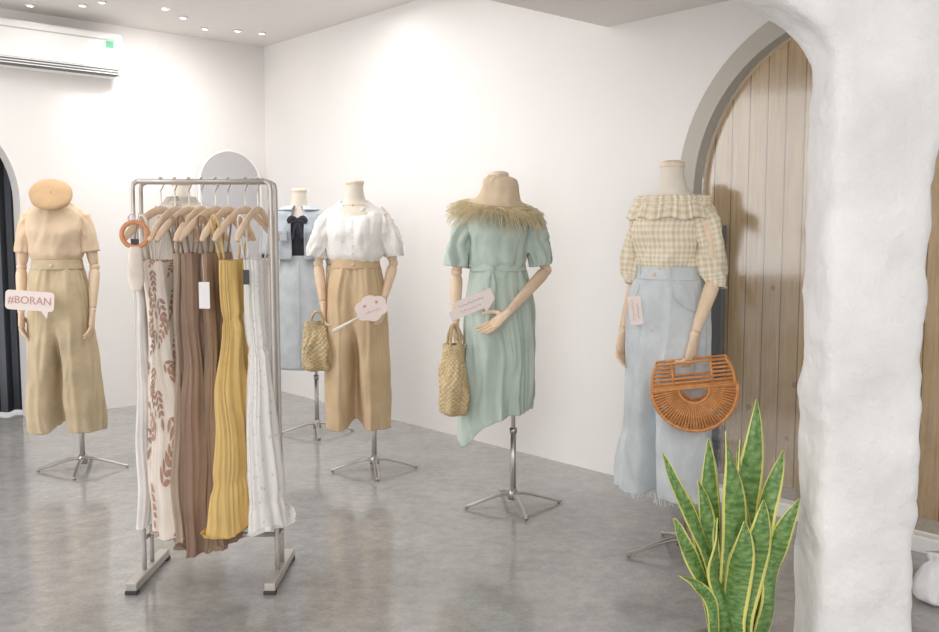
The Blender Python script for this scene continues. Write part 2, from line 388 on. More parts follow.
def trousers(root,m,zt,wx,wy,hx,hy,zc,zb,hemx,hemy,amp=.006,label=None,seed=0,n=9,crease=.010,pleat=.003,slit=.05,gap=.04,pinch=.96):
    # one continuous cloth: ellipse at the waist, pinched between the legs below the crotch
    K=keyfun([(zt,wx,wy),(zt-.05,wx*1.13,wy*1.12),(zt-.16,hx*.95,hy),(zt-.30,hx,hy*1.02),((zc+zb)/2+.08,(hx+hemx)/2,(hy+hemy)/2),(zb+.16,hemx*.99,hemy*.99),(zb,hemx,hemy)])
    nf=folds(amp*1.8,n,seed,2.2,.5)
    def fn(u,v):
        phi=2*pi*u; z,rx,ry=K(v); c=math.cos(phi); s_=math.sin(phi)
        f=nf(phi,v)*min(1,v*6)+pleat*math.exp(-v*3.5)*min(1,v*14)*math.sin(24*phi)
        x=c*(rx+f); y=s_*(ry+f)
        k=max(0,min(1,(zc-z)/(zc-zb)))          # 0 at crotch .. 1 at hem
        low=max(0,min(1,(zc+.05-z)/.16))
        cr=crease*(math.exp(-((abs(x)-rx*.5)/.014)**2))*min(1,v*4)
        y+=math.copysign(cr,s_)
        w=.016+gap*k*.5
        pin=low*math.exp(-(x/w)**2)
        y*=(1-pinch*pin)
        y*=1-.10*math.exp(-(x/.03)**2)*min(1,v*3)
        z+=slit*k**3*math.exp(-(x/w)**2)
        nn=noise.noise_vector(V((x*8+seed,y*8,z*5)))*.011; ed=min(1,v*5)
        return V((x+nn.x*ed,y+nn.y*ed,z))
    g=G(); g.grid(fn,168,84,True,0,1,1); t=g.build('trousers',m,root,label,solid=.003)
    g=G(); g.loft([(zt+.022,0,0,wx+.004,wy+.004),(zt-.005,0,0,wx+.007,wy+.007),(zt-.03,0,0,wx*1.05+.006,wy*1.05+.006)],64,6,wr=0); g.build('waistband',m,t,solid=.004)
    g=G(); g.ball((0,-wy-.012,zt-.008),.008,10,6,sq=(1,.4,1)); g.build('button',M_wood,t)
    return t
def SL(rads,zs,xs):
    out=[]
    for sg in (-1,1): out.append((sg,[(sg*x,0.004,z) for x,z in zip(xs,zs)],rads))
    return out
def damp(F,k=5): return lambda p,t:F(p,t)*min(1,t*k)
def top(root,name,m,zb,zt,bx=.108,by=.088,neck=.075,amp=.006,sleeve=None,label=None,seed=0,puff=.012,nv=44,ff=.006,vn=0):
    g=G()
    keys=[(1.09,0,0,bx,by),(1.125,0,0,bx+.004,by+.002),(1.165,0,0,.126+puff,.1+puff),(1.22,0,0,.132+puff*.6,.108+puff),(1.29,0,-.01,.143,.12),(1.355,0,0,.149,.098),(1.395,0,.003,.138,.077),(1.425,0,.005,.102,.066),(zt,0,.0,neck,.06)]
    def zf(phi,v,z):
        d=math.atan2(math.sin(phi+pi/2),math.cos(phi+pi/2))
        return z-vn*max(0,(v-.6)/.4)*math.exp(-(d/.75)**2)
    g.loft(keys,110,nv,damp(folds(amp,10,seed,3,0)),wr=.004,seed=seed,zf=zf if vn else None)
    for sg,pts,rad in (sleeve or []):
        g.tube(pts,rad,44,n=26,fold=folds(ff,9,seed+sg*.3,3,0),cap=False,wr=.006)
    return g.build(name,m,root,label,solid=.003)
M_tee=cloth('peach_beige_knit',(230,202,168)); M_khaki=cloth('khaki_linen',(208,187,150),.12)
A=((-.145,0,1.37),(-.185,.015,1.10),(-.18,-.04,.87),(0.05,-.15,-1),(1,0,0),-1)
B=((.145,0,1.37),(.185,.015,1.10),(.18,-.04,.87),(-.05,-.15,-1),(-1,0,0),1)
m1=mannequin((-2.19,4.856),8,(.09,0),'headless mannequin in tan tee and wide khaki trousers with beret',A,B)
top(m1,'t_shirt',M_tee,1.1,1.448,sleeve=SL([.034,.040,.043,.045],[1.387,1.345,1.28,1.18],[.106,.138,.157,.170]),seed=1,ff=.004,amp=.005)
trousers(m1,M_khaki,1.12,.122,.1,.165,.122,.70,.22,.192,.125,seed=2,amp=.008)
b=empty('beret',(-2.17,4.765,1.478),0,'tan woven beret resting tilted on the mannequin neck','hat'); b.rotation_euler=(math.radians(54),math.radians(20),0); b.scale=(.95,.95,.95)
M_ber=cloth('tan_felt',(206,168,124),.1,.5)
g=G(); g.loft([(-.03,0,0,.068,.068),(-.026,0,0,.078,.078),(-.010,0,0,.106,.098),(.004,0.002,0,.113,.103),(.018,.004,0,.098,.09),(.028,.006,0,.05,.046),(.030,.006,0,.004,.004)],96,24,folds(.0025,4,1,1,0),wr=.003,capbot=True); g.build('crown',M_ber,b,solid=.003)
g=G(); g.loft([(-.034,0,0,.07,.07),(-.026,0,0,.079,.079),(-.018,0,0,.082,.082)],48,4,wr=0); g.build('band',mat('brown_band',(165,128,88),.8),b,solid=.003)
g=G(); g.tube([(.006,0,.027),(.008,0,.036)],.0035,8); g.build('stem',M_ber,b)

# white blouse mannequin
M_lace=lace('white_lace_cotton',(244,242,240),(232,230,228),110,.25); M_camel=cloth('camel_cotton',(216,185,144),.08)
A=((-.145,0,1.37),(-.2,.01,1.12),(-.17,-.05,.91),(0.1,-.1,-1),(1,0,0),-1,.8)
B=((.145,0,1.37),(.2,.01,1.12),(.155,-.07,.93),(-.1,-.2,-1),(-1,0,0),1,.8)
m2=mannequin((-.605,4.856),0,(.09,0),'headless mannequin in white lace blouse and camel trousers',A,B,legyaw=10)
bl=top(m2,'blouse',M_lace,1.12,1.45,sleeve=SL([.034,.046,.055,.055,.045],[1.387,1.35,1.29,1.21,1.155],[.104,.138,.17,.192,.202]),amp=.009,seed=5,puff=.016,neck=.078,ff=.012,vn=.075)
for i in range(5):
    g=G(); g.ball((0,-.13+.003*abs(i-2),1.34-i*.042),.005,8,6); g.build('button',M_paper,bl)
g=G(); g.torus((0,-.03,1.425),.062,.0016,'Z'); g.ball((0,-.093,1.424),.006,8,6); nl=g.build('necklace',mat('gold_chain',(214,180,120),.3,.8),m2)
trousers(m2,M_camel,1.125,.122,.1,.168,.122,.74,.235,.172,.115,seed=7,amp=.006,crease=.013,gap=.05)

M_den=cloth('pale_blue_denim',(180,190,200),.2,.5); M_den2=cloth('light_wash_denim',(202,211,218),.14,.4); M_blk=cloth('black_knit',(66,66,76)); M_off=cloth('offwhite_cotton',(230,228,226))
A=((-.145,0,1.37),(-.19,.01,1.10),(-.18,-.03,.87),(0.05,-.1,-1),(1,0,0),-1)
B=((.145,0,1.37),(.19,.01,1.10),(.18,-.03,.87),(-.05,-.1,-1),(-1,0,0),1)
m3=mannequin((-1.07,5.777),5,(.09,0),'headless mannequin in pale denim jacket and denim skirt',A,B)
g=G(); g.loft([(1.1,0,0,.113,.088),(1.2,0,0,.13,.108),(1.29,0,-.01,.142,.118),(1.345,0,0,.146,.098),(1.37,0,0,.138,.086)],72,16,folds(.003,9,1,1,0)); t=g.build('inner_top',M_blk,m3,solid=.003)
def jacket(root,m,zb,name,open_w,seed,ex=.018,sleeves=True,slb=.95,zt=1.45,sx=0):
    K=keyfun([(zb,0,0,.138+ex,.115+ex),(1.2,0,0,.138+ex,.113+ex),(1.29,0,-.01,.144+ex,.120+ex),(1.36,0,0,.146+ex,.098+ex),(1.405,0,.003,.13+ex,.075+ex),(1.432,0,.005,.105,.072),(zt,0,.01,.076,.068)])
    g=G(); F=folds(.006,9,seed,2,0)
    def fn(u,v):
        z,cx,cy,rx,ry=K(v); w=open_w*(1-.1*v); phi=-pi/2+w+(2*pi-2*w)*u; f=F(phi,v)
        return V((cx+math.cos(phi)*(rx+f),cy+math.sin(phi)*(ry+f),z))
    g.grid(fn,96,30,False,0,1,.4)
    if sleeves:
        for sg in (-1,1): g.tube([(sg*.11,0,1.387),(sg*.152,0,1.35),(sg*.182,.005,1.27),(sg*(.195+sx),.012,1.14),(sg*.195,-.01,slb)],[.043,.053,.055,.052,.05],28,n=20,fold=folds(.006,6,sg,4,0),cap=False,wr=.004)
    return g.build(name,m,root,solid=.006)
j=jacket(m3,M_den,1.115,'jacket',.24,2,slb=1.14,ex=.024,sx=.008)
for sg in (-1,1):
    g=G(); g.box((sg*.09,-.152,1.26),(.06,.006,.055),.002,rot=Matrix.Rotation(sg*.35,3,'Z')); g.box((sg*.09,-.155,1.285),(.064,.006,.018),.002,rot=Matrix.Rotation(sg*.35,3,'Z')); g.build('pocket',M_den,j)
g=G(); Kc=keyfun([(1.452,0,.01,.074,.066),(1.446,0,.004,.1,.086),(1.425,0,0,.128,.108)])
def cf(u,v):
    z,cx,cy,rx,ry=Kc(v); w=.28; phi=-pi/2+w+(2*pi-2*w)*u; return V((cx+math.cos(phi)*rx,cy+math.sin(phi)*ry,z))
g.grid(cf,64,6,False); g.build('collar',M_den2,j,solid=.004)
bo=G()
for sg in (-1,1): bo.tube([(0,-.13,1.36),(sg*.035,-.14,1.375),(sg*.05,-.138,1.35),(0,-.135,1.355)],[(.004,.01),(.004,.014),(.004,.014),(.004,.006)],8,ref=(0,1,0)); bo.tube([(0,-.13,1.355),(sg*.02,-.14,1.30),(sg*.03,-.142,1.24)],[(.003,.006),(.003,.009),(.003,.01)],8,ref=(0,1,0))
bo.build('neck_bow',M_blk,t)
g=G(); g.loft([(1.14,0,0,.118,.096),(1.08,0,0,.132,.108),(.95,0,0,.155,.13),(.7,0,0,.162,.14),(.43,0,0,.17,.155)],96,40,folds(.009,7,1,2,1),wr=.006)
sk=g.build('skirt',M_den2,m3,solid=.004)
g=G(); g.box((0,-.155,.78),(.012,.006,.66),.002,rot=Matrix.Rotation(math.radians(-3),3,'X')); g.build('placket',M_den2,sk)

M_gry=cloth('greige_wool',(172,163,150)); 
m4=mannequin((-1.55,4.95),6,(.09,0),'headless mannequin in greige jacket behind the clothes rack',A,B)
top(m4,'inner_top',cloth('stone_cotton',(196,188,176)),1.1,1.448,seed=9,amp=.003)
jacket(m4,M_gry,.98,'jacket',.12,5,slb=.93,zt=1.475,ex=.03,sx=.015)
trousers(m4,cloth('sand_cotton',(206,192,168)),1.12,.122,.1,.163,.12,.74,.24,.18,.12,seed=12)

# green dress mannequin
M_grn=cloth('sage_green_cotton',(190,207,196),.06,.4)
A=((-.145,0,1.37),(-.19,.02,1.10),(-.192,-.05,.885),(0.0,-.1,-1),(1,0,0),-1,.9)
B=((.145,0,1.37),(.222,-.0,1.11),(.045,-.19,.935),(-.75,-.1,-.6),(-.2,-.5,.6),1,.3)
m5=mannequin((.13,4.20),0,(.075,0),'headless mannequin in sage green belted dress with raffia hat',A,B,legyaw=12)
g=G()
g.loft([(1.12,0,0,.118,.094),(1.15,0,0,.135,.112),(1.22,0,0,.142,.122),(1.29,0,-.01,.145,.125),(1.355,0,0,.149,.099),(1.395,0,.003,.138,.079),(1.425,0,.005,.102,.067),(1.445,0,0,.078,.06)],110,40,folds(.008,10,2,3,0),wr=.006)
def zf(phi,v,z):
    d=math.atan2(math.sin(phi-(-pi*.86)),math.cos(phi-(-pi*.86)))
    return z-.115*v**2*math.exp(-(d/.65)**2)-.03*v**2*math.cos(phi)*-1
f1=folds(.02,10,4,1.8,.5)
g.loft([(1.13,0,0,.118,.094),(1.09,0,0,.133,.106),(.98,0,0,.155,.126),(.8,0,0,.162,.135),(.6,-.005,0,.165,.145),(.44,-.01,0,.167,.15)],160,64,lambda p,t:f1(p,t)+.0025*math.exp(-t*6)*math.sin(28*p+1),wr=.014,wrs=8,zf=zf)
for sg in (-1,1):
    g.tube([(sg*.105,0,1.384),(sg*.135,0,1.35),(sg*.16,0,1.29),(sg*.182,0,1.2),(sg*.192,0,1.13)],[.033,.044,.051,.055,.05],48,n=28,fold=folds(.012,9,sg*.4,3,0),cap=False,wr=.007)
dr=g.build('dress',M_grn,m5,solid=.003)
g=G(); g.loft([(1.14,0,0,.127,.101),(1.125,0,0,.13,.104),(1.105,0,0,.131,.105)],64,4,wr=.002)
g.tube([(-.03,-.107,1.12),(-.05,-.13,1.05),(-.045,-.158,.96),(-.055,-.172,.86)],[(.006,.003),(.01,.002),(.01,.002),(.01,.002)],8,ref=(1,0,0)); g.tube([(-.03,-.107,1.12),(-.02,-.13,1.04),(-.03,-.16,.92)],[(.006,.003),(.01,.002),(.01,.002)],8,ref=(1,0,0))
g.ball((-.03,-.11,1.12),.014,12,8,sq=(1.2,.6,1)); g.build('belt',M_grn,dr,solid=.002)
M_hat=cloth('tan_linen_hat',(224,200,166),.05,.4); M_raf=mat('raffia',(232,216,180),.8,0,.2,60,.16,40)
ht=empty('fringed_sun_hat',(.12,4.17,1.352),0,'tan bucket hat with shaggy raffia fringe on mannequin neck','hat'); ht.rotation_euler=(math.radians(8),math.radians(5),0)
g=G(); g.loft([(.182,.005,0,.003,.003),(.187,.005,0,.03,.025),(.18,.004,0,.058,.052),(.158,0,0,.075,.07),(.118,0,0,.084,.08),(.085,0,0,.098,.093),(.065,0,0,.125,.115)],64,28,folds(.008,6,1,2,0),wr=.016,wrs=13); g.build('crown',M_hat,ht,solid=.003)
M_stw=straw('woven_raffia',(228,212,172),(202,180,136),.01)
g=G(); g.loft([(.075,0,0,.1,.095),(.06,0,0,.135,.125),(.035,0,0,.175,.16)],64,6,lambda p,t:.006*t*math.sin(5*p),wr=.006); br=g.build('brim',M_stw,ht,solid=.003)
g=G()
for i in range(1100):
    a=random.uniform(0,2*pi); r0=random.uniform(.13,.174); L=random.uniform(.035,.075); da=random.uniform(-.8,.8)
    z0=.07-(r0-.105)*.55+.004; c,s_=math.cos(a),math.sin(a); p0=V((c*r0,s_*r0*.92,z0)); d=V((math.cos(a+da),math.sin(a+da)*.9,random.uniform(-1.3,.1)))
    p1=p0+d*L*.5+V((0,0,random.uniform(0,.006))); p2=p0+d*L-V((0,0,random.uniform(.0,.02)))
    g.tube([p0,p1,p2],[(.002,.0007),(.0018,.0007),(.001,.0005)],4,n=4,cap=False)
g.build('raffia_fringe',M_raf,br)

# gingham mannequin
M_ging=gingham(); M_jean=cloth('faded_blue_denim',(206,214,218),.12,.5)
A=((-.145,0,1.37),(-.18,.04,1.11),(-.2,-.03,.885),(0.05,-.2,-1),(1,0,0),-1,.5)
B=((.145,0,1.37),(.195,.0,1.11),(.165,-.085,.9),(-.1,-.12,-1),(-1,0,0),1,1.0)
m6=mannequin((.79,3.59),-45,(.07,.02),'headless mannequin in gingham off-shoulder top and faded jeans',A,B,legyaw=8)
g=G(); g.loft([(1.09,0,0,.108,.088),(1.125,0,0,.112,.09),(1.165,0,0,.136,.112),(1.22,0,0,.14,.118),(1.3,0,-.01,.146,.122),(1.36,0,0,.15,.108),(1.395,0,0,.146,.096)],120,34,damp(folds(.01,10,1,3,0)),wr=.004)
for sg in (-1,1):
    g.tube([(sg*.13,0,1.36),(sg*.152,.005,1.31),(sg*.17,.012,1.22),(sg*.18,.015,1.12),(sg*.185,.008,1.075)],[.037,.044,.047,.044,.036],44,n=26,fold=folds(.01,8,sg*.4,3,0),cap=False,wr=.009)
tp=g.build('off_shoulder_top',M_ging,m6,solid=.003)
g=G(); g.loft([(1.425,0,0,.142,.094),(1.41,0,0,.156,.102),(1.398,0,0,.151,.1),(1.37,0,0,.167,.115),(1.335,0,0,.179,.128)],240,16,lambda p,t:(.003+.006*t)*math.sin(34*p)+.004*math.sin(7*p+1),wr=.006,zf=lambda p,v,z:z+.006*math.sin(9*p)*v); g.build('ruffle',M_ging,tp,solid=.003)
tj=trousers(m6,M_jean,1.13,.126,.106,.162,.135,.66,.25,.195,.155,seed=21,amp=.009,pleat=0,crease=.002,gap=.02,slit=.02,pinch=.5)
def hemfn(a): return (math.cos(a)*.195,math.sin(a)*.155*(1-.5*math.exp(-(math.cos(a)*.195/.03)**2)))
g=G()
for i in range(260):
    a=random.uniform(0,2*pi); x,y=hemfn(a); L=random.uniform(.008,.022)
    g.tube([(x,y,.258),(x+random.uniform(-.006,.006),y+random.uniform(-.006,.006),.252-L)],[.0016,.0008],3,cap=False)
g.build('frayed_hem',mat('pale_threads',(220,225,228),.9),tj,kind='stuff')
g=G(); g.tube([(.0,-.106,1.11),(.0,-.118,1.0),(.0,-.124,.9)],[(.002,.008)]*3,8,ref=(0,1,0)); g.build('fly',M_jean,tj)
for sx in (-1,1):
    g=G(); g.tube([(sx*.07,-.098,1.09),(sx*.085,-.112,1.04),(sx*.125,-.088,1.0),(sx*.145,-.06,.985)],.0028,6); g.build('pocket_seam',M_jean,tj)
for i,a in enumerate((-2.2,-1.1,-.4,.6,2.0)):
    g=G(); x=math.cos(a)*.135; y=math.sin(a)*.115; g.box((x,y,1.125),(.012,.008,.05),.002,rot=Matrix.Rotation(a+pi/2,3,'Z')); g.build('belt_loop',M_jean,tj)

# ---------------------------------------------------------------- held signs
def squiggle(r,x0,z0,L,amp,m,name='printed_script',n=5,vert=False):
    g=G(); pts=[]
    for i in range(n*8+1):
        t=i/(n*8); a=t*n*2*pi; am=amp*(.6+.4*math.sin(a*.37+z0*90)); x=x0+L*t+.5*amp*math.sin(a*2+.7); z=z0+am*math.sin(a)
        pts.append((z,-.003,x) if vert else (x,-.003,z))
    g.tube(pts,.0009,4,n=len(pts)-1,smooth=False,ref=(0,1,0)); g.build(name,m,r)
def sign(name,loc,rot,outline,label,text=None,size=.05,ink=M_ink,toff=(0,0),stick=None):
    r=empty(name,loc,0,label,'sign'); r.rotation_euler=tuple(math.radians(a) for a in rot)
    g=G(); g.poly(outline,-.002,.002); g.build('board',M_paper,r)
    if text: lettering(text,size,r,(toff[0],-.003,toff[1]),ink)
    if stick:
        g=G(); g.tube([(stick[0],.004,stick[1]),(stick[2],.004,stick[3])],[(.006,.004),(.01,.004)],8,ref=(0,0,1)); g.build('stick',M_paper,r)
    return r
def rrect(w,h,r,n=5):
    o=[]
    for cx,cz,a0 in ((w/2-r,h/2-r,0),(-w/2+r,h/2-r,90),(-w/2+r,-h/2+r,180),(w/2-r,-h/2+r,270)):
        for i in range(n+1):
            a=math.radians(a0+90*i/n); o.append((cx+r*math.cos(a),cz+r*math.sin(a)))
    return o
bub=rrect(.25,.1,.02); k=[i for i,p in enumerate(bub) if p[1]<0 and p[0]<0][-1]
bub=bub[:k+1]+[(.06,-.05),(.09,-.088),(.095,-.05)]+bub[k+1:]
sign('speech_bubble_sign',(-2.25,4.66,.935),(0,4,0),bub,'pale pink speech-bubble sign with lettering held by mannequin','#BORAN',.056)
def cloud():
    return [(.078*math.cos(a)*(1+.14*abs(math.sin(3*a))),.058*math.sin(a)*(1+.18*abs(math.sin(3*a)))) for a in [2*pi*i/96 for i in range(96)]]
r=sign('cloud_sign',(-.505,4.68,.895),(0,-20,0),cloud(),'white cloud-shaped paddle sign on a stick held by mannequin',stick=(-.06,-.02,-.23,-.045))
squiggle(r,-.04,-.015,.085,.008,M_inkp)
for dx in (-.03,.035):
    g=G(); g.ball((dx,-.003,.022),.008,8,6,sq=(1,.3,1)); g.build('printed_dot',mat('coral_ink',(228,160,140),.6),r)
fl=[(x*.95,z*.85) for x,z in [(-.11,-.035),(.05,-.035),(.05,-.06),(.11,-.01),(.11,.05),(-.07,.05),(-.075,.02),(-.11,.01)]]
r=sign('arrow_sign',(.01,3.96,.965),(0,-22,0),fl,'small white paper sign with grey print held by mannequin')
squiggle(r,-.06,.016,.12,.006,M_inkg); squiggle(r,-.06,-.008,.1,.006,M_inkp)
r=sign('card_sign',(.635,3.48,.985),(0,-8,-20),rrect(.05,.11,.008),'small pink card sign held by mannequin')
squiggle(r,-.04,-.008,.08,.006,M_inkp,vert=True); squiggle(r,-.035,.01,.06,.005,M_inkp,vert=True)

# ---------------------------------------------------------------- bags
M_straw=straw('woven_straw',(224,204,164),(190,164,120))
def strawbag(loc,yaw,rx,ry,h,label,drop):
    r=empty('straw_bag',loc,yaw,label,'handbag')
    g=G(); g.loft([(0,0,0,rx*.55,ry*.4),(.015,0,0,rx*.9,ry*.8),(h*.3,0,0,rx*1.05,ry*1.0),(h*.65,0,0,rx*.95,ry*.85),(h*.9,0,0,rx*.82,ry*.55),(h,0,0,rx*.8,ry*.45)],64,40,folds(.006,9,0,2,0),wr=.02,wrs=16,captop=True,sup=2.6); g.build('pouch',M_straw,r,solid=.004)
    for sy in (-1,1):
        g=G(); g.tube([(-rx*.5,sy*ry*.3,h*.95),(-rx*.35,sy*ry*.2,h+drop*.6),(0,sy*.006,h+drop),(rx*.35,sy*ry*.2,h+drop*.6),(rx*.5,sy*ry*.3,h*.95)],.007,8); g.build('handle',M_straw,r)
    return r
strawbag((-.07,4.10,.46),20,.052,.08,.32,'tall woven straw tote hanging from mannequin hand',.09)
strawbag((-.80,4.77,.56),8,.068,.04,.26,'small woven straw bag held by the blouse mannequin',.05)
M_bam=woodmat('caramel_bamboo',(222,158,98),(200,132,74),(4,4,4),10,.4)
bg=empty('bamboo_bag',(.835,3.36,.715),-14,'caramel bamboo half-moon bag with slatted sides held by mannequin','handbag'); bg.rotation_euler[1]=math.radians(-8)
R=.155
def arcpt(r,a,y): return V((r*math.cos(a),y,r*1.04*math.sin(a)))
g=G()
for y in (-.045,.045):
    for rr,th in ((R,.0065),(R*.36,.0045),(R*.68,.003)): g.tube([arcpt(rr,pi+pi*i/24,y) for i in range(25)],th,8,n=24,smooth=False)
    g.tube([(-R,y,0),(R,y,0)],.006,8)
g.build('frame',M_bam,bg)
g=G()
for y in (-.045,.045):
    for i in range(40):
        a=pi+pi*(i+.5)/40; p0=arcpt(R*.34,a,y*1.02); p1=arcpt(R*1.03,a,y*1.06); g.tube([p0,p1],[(.002,.0019),(.002,.0048)],6,ref=(0,1,0))
for i in range(32):
    a=pi+pi*(i+.5)/32; g.tube([arcpt(R*1.02,a,-.05),arcpt(R*1.02,a,.05)],.0045,6)
g.build('slats',M_bam,bg)
for y in (-.045,.045):
    g=G()
    for k in range(7):
        z=.008+k*.0145; w=R*(1-.016*k*k/3)
        if 3<=k<=5:
            g.tube([(-w,y,z),(-w*.45,y,z)],.0042,6); g.tube([(w*.45,y,z),(w,y,z)],.0042,6)
        else: g.tube([(-w,y,z),(w,y,z)],.0045,6)
    for sx in (-1,1): g.tube([(sx*R*.95,y,0),(sx*R*.93,y,.05),(sx*R*.8,y,.097)],.0055,6); g.tube([(sx*R*.45,y,0),(sx*R*.45,y,.096)],.0045,6)
    g.build('handle',M_bam,bg)

# ---------------------------------------------------------------- clothes rack
HW=.246
rk=empty('clothes_rack',(-.956,3.32,0),0,'grey metal double-rail clothes rack full of hanging dresses','clothes rack')
ZR=1.465
for y in (-.04,.04):
    for sx in (-1,1):
        g=G(); g.tube([(sx*HW,y,.04),(sx*HW,y,ZR-.03),(sx*(HW-.004),y,ZR-.01),(sx*(HW-.02),y,ZR)],.009,12,smooth=False,n=60); g.build('post',M_rack,rk)
    g=G(); g.tube([(-HW+.02,y,ZR),(HW-.02,y,ZR)],.009,12); g.build('rail',M_rack,rk)
g=G(); g.tube([(-HW,0,.16),(HW,0,.16)],.009,12); g.build('crossbar',M_rack,rk)
for sx in (-1,1):
    g=G(); g.box((sx*HW,0,.027),(.04,.36,.03),.004); g.box((sx*HW,0,.16),(.018,.09,.02),.003)
    g.box((sx*HW,-.17,.007),(.044,.03,.014),.003,1); g.box((sx*HW,.17,.007),(.044,.03,.014),.003,1); g.build('foot',[M_rack,M_dark],rk)
RY=3.28
h0=empty('wooden_hanger',(-1.1,RY,ZR),0,'pale wooden clothes hanger with steel hook on the rack rail','hanger','wooden hangers on the rack')
g=G(); g.tube([(0,-.2,-.21),(0,-.17,-.183),(0,-.09,-.133),(0,0,-.102),(0,.09,-.133),(0,.17,-.183),(0,.2,-.21)],[(.008,.008),(.011,.014),(.007,.015),(.007,.014),(.007,.015),(.011,.014),(.008,.008)],12,n=36,ref=(1,0,0)); g.build('shoulder_bar',M_wood,h0)
g=G(); g.tube([(0,0,-.1),(0,0,-.05),(0,.0,-.035),(0,.016,-.014),(0,.0115,.007),(0,-.001,.0125),(0,-.0125,.005)],.0022,8,n=36); g.build('hook',M_steel,h0)
HX=[-1.10,-1.05,-1.0,-.955,-.905,-.86,-.80,-.755]; HY=[-20,-8,-16,-10,-22,-12,-18,-8]
h0.location=(HX[0],RY,ZR); h0.rotation_euler[2]=math.radians(HY[0])
for x,yw in zip(HX[1:],HY[1:]): copy_tree(h0,(x,RY,ZR),yw)
M_tagw=mat('white_card',(238,236,236),.5); M_tagb=mat('black_card',(70,70,74),.5)
def garment(loc,yaw,keys,mats,label,amp=.012,n=6,seed=0,cat='dress',name='dress',straps=True,tiers=None,tagc=None,wr=.014,extra=None,vneck=.1,fine=.1,gath=.004):
    r=empty(name,(loc[0],loc[1],0),yaw,label,cat)
    g=G(); F0=folds(amp*1.9,n,seed,1.2,.6); F1=folds(amp*fine,n*3,seed+2,2.2,.3)
    def F(phi,t):
        f=F0(phi,t)+F1(phi,t)
        if tiers:
            for (t0,a) in tiers:
                if t>t0: f+=a*(1-math.exp(-(t-t0)*30))*(.5+1.3*(t-t0)/(1-t0))+gath*math.exp(-(t-t0)*14)*math.sin(30*phi+seed+6*noise.noise(V((math.cos(phi)*2,math.sin(phi)*2,t*3))))
                f-=.007*math.exp(-((t-t0)/.012)**2)
        return f
    def zf(phi,v,z):
        k=max(0,1-v/.14); return z-vneck*k*abs(math.cos(phi))**1.5-.05*k*abs(math.sin(phi))**12+ (.014*math.sin(3*phi+seed) if v>.8 else 0)*(v-.8)*5
    fn=g.loft(keys,180,110,F,wr=wr,wrs=7,seed=seed,zf=zf)
    if extra: extra(g,fn)
    m0=mats[0] if isinstance(mats,list) else mats
    o=g.build('garment_body',mats,r,solid=.0)
    if straps:
        z0,cx,cy,rx,ry=keys[0]
        for sy in (-1,1):
            g=G(); yy=sy*ry*.8
            g.tube([(rx*.55,yy,z0-.03),(.012,sy*.12,1.325),(-.012,sy*.12,1.325),(-rx*.55,yy,z0-.03)],[(.003,.007)]*4,6,n=14); g.build('strap',m0,r)
    if tagc:
        g=G(); x,y,z,w,h,m_=tagc; g.box((x,y,z),(w,.002,h)); g.tube([(x,y,z+h/2),(x*.5,y+.03,z+h/2+.09)],.0008,4); g.build('price_tag',m_,r)
    return r
M_fl=cloth('cream_print_cotton',(240,228,215)); M_leaf=cloth('rust_leaf_print',(196,150,126)); M_leafp=cloth('mauve_leaf_print',(180,144,132))
def leaves(g,fn):
    rnd=random.Random(3); U=.65; H=1.0
    def put(u,v,ang,L,W,m):
        b=len(g.v); pts=[(0,0),(.25,.8),(.55,1),(.85,.5),(1,0),(.85,-.5),(.55,-1),(.25,-.8)]
        for a,w in pts:
            x=a*L; y=w*W; uu=(u+(x*math.cos(ang)-y*math.sin(ang))/U)%1; vv=min(max(v+(x*math.sin(ang)+y*math.cos(ang))/H,.002),.998)
            p=fn(uu,vv); e=.003
            n=(fn((uu+e)%1,vv)-fn((uu-e)%1,vv)).cross(fn(uu,min(vv+e,1))-fn(uu,max(vv-e,0)))
            n.normalize(); c=V((0,0,p.z))
            if n.dot(p-c)<0: n=-n
            g.v.append(p+n*.003)
        g.face(range(b,b+8),m,None,False)
    for iu in range(9):
        for iv in range(10):
            u=(iu+.5*(iv%2)+rnd.uniform(-.2,.2))/9; v=.05+.9*(iv+rnd.uniform(.1,.7))/10; ang=rnd.uniform(-.9,.9)+(pi/2 if rnd.random()<.7 else -pi/2); m=1 if rnd.random()<.65 else 2
            for k in range(4):
                uu=u+math.cos(ang)*k*.018/U; vv=v+math.sin(ang)*k*.018
                for sg in (-1,1): put(uu,vv,ang+sg*.8,.032-.004*k,.0058,m)
            put(u+math.cos(ang)*.07/U,v+math.sin(ang)*.07,ang,.027,.0058,m)
def K(z0,z1,rx0,ry0,rx1,ry1,cx=0,waist=.33):
    zm=z0-(z0-z1)*waist
    return [(z0,0,0,rx0*.7,ry0),(z0-.07,0,0,rx0,ry0*1.0),(zm,cx*.3,0,rx0*1.0,ry0*.9),(zm-.25*(z0-z1),cx*.6,0,(rx0+rx1)/2,(ry0+ry1)/2),(z1+.03,cx,0,rx1,ry1),(z1,cx,0,rx1,ry1)]
Y=3.26
garment((-1.155,Y+.02),-4,K(1.2,.25,.016,.10,.028,.13),cloth('white_net_cotton',(234,229,226),.1,.6),'white crochet dress hanging at the rack end',seed=3,amp=.006)
garment((-1.09,Y),-14,K(1.22,.22,.03,.11,.062,.145,.015),[M_fl,M_leaf,M_leafp],'cream sundress with rust leaf print on the rack',seed=1,amp=.009,n=6,extra=leaves,tagc=(0,-.17,1.22,.03,.08,M_tagb))
M_br1=cloth('taupe_linen',(184,162,140)); M_br2=cloth('brown_crepe',(160,130,110)); M_br3=cloth('cocoa_crepe',(168,138,114))
garment((-1.02,Y+.03),-6,K(1.24,.2,.022,.10,.04,.14),M_br1,'taupe linen slip dress on the rack',seed=5,n=7)
garment((-.965,Y-.0),-12,K(1.24,.165,.03,.11,.055,.16,0.01),M_br2,'brown strappy dress on the rack',seed=8,amp=.011,n=8)
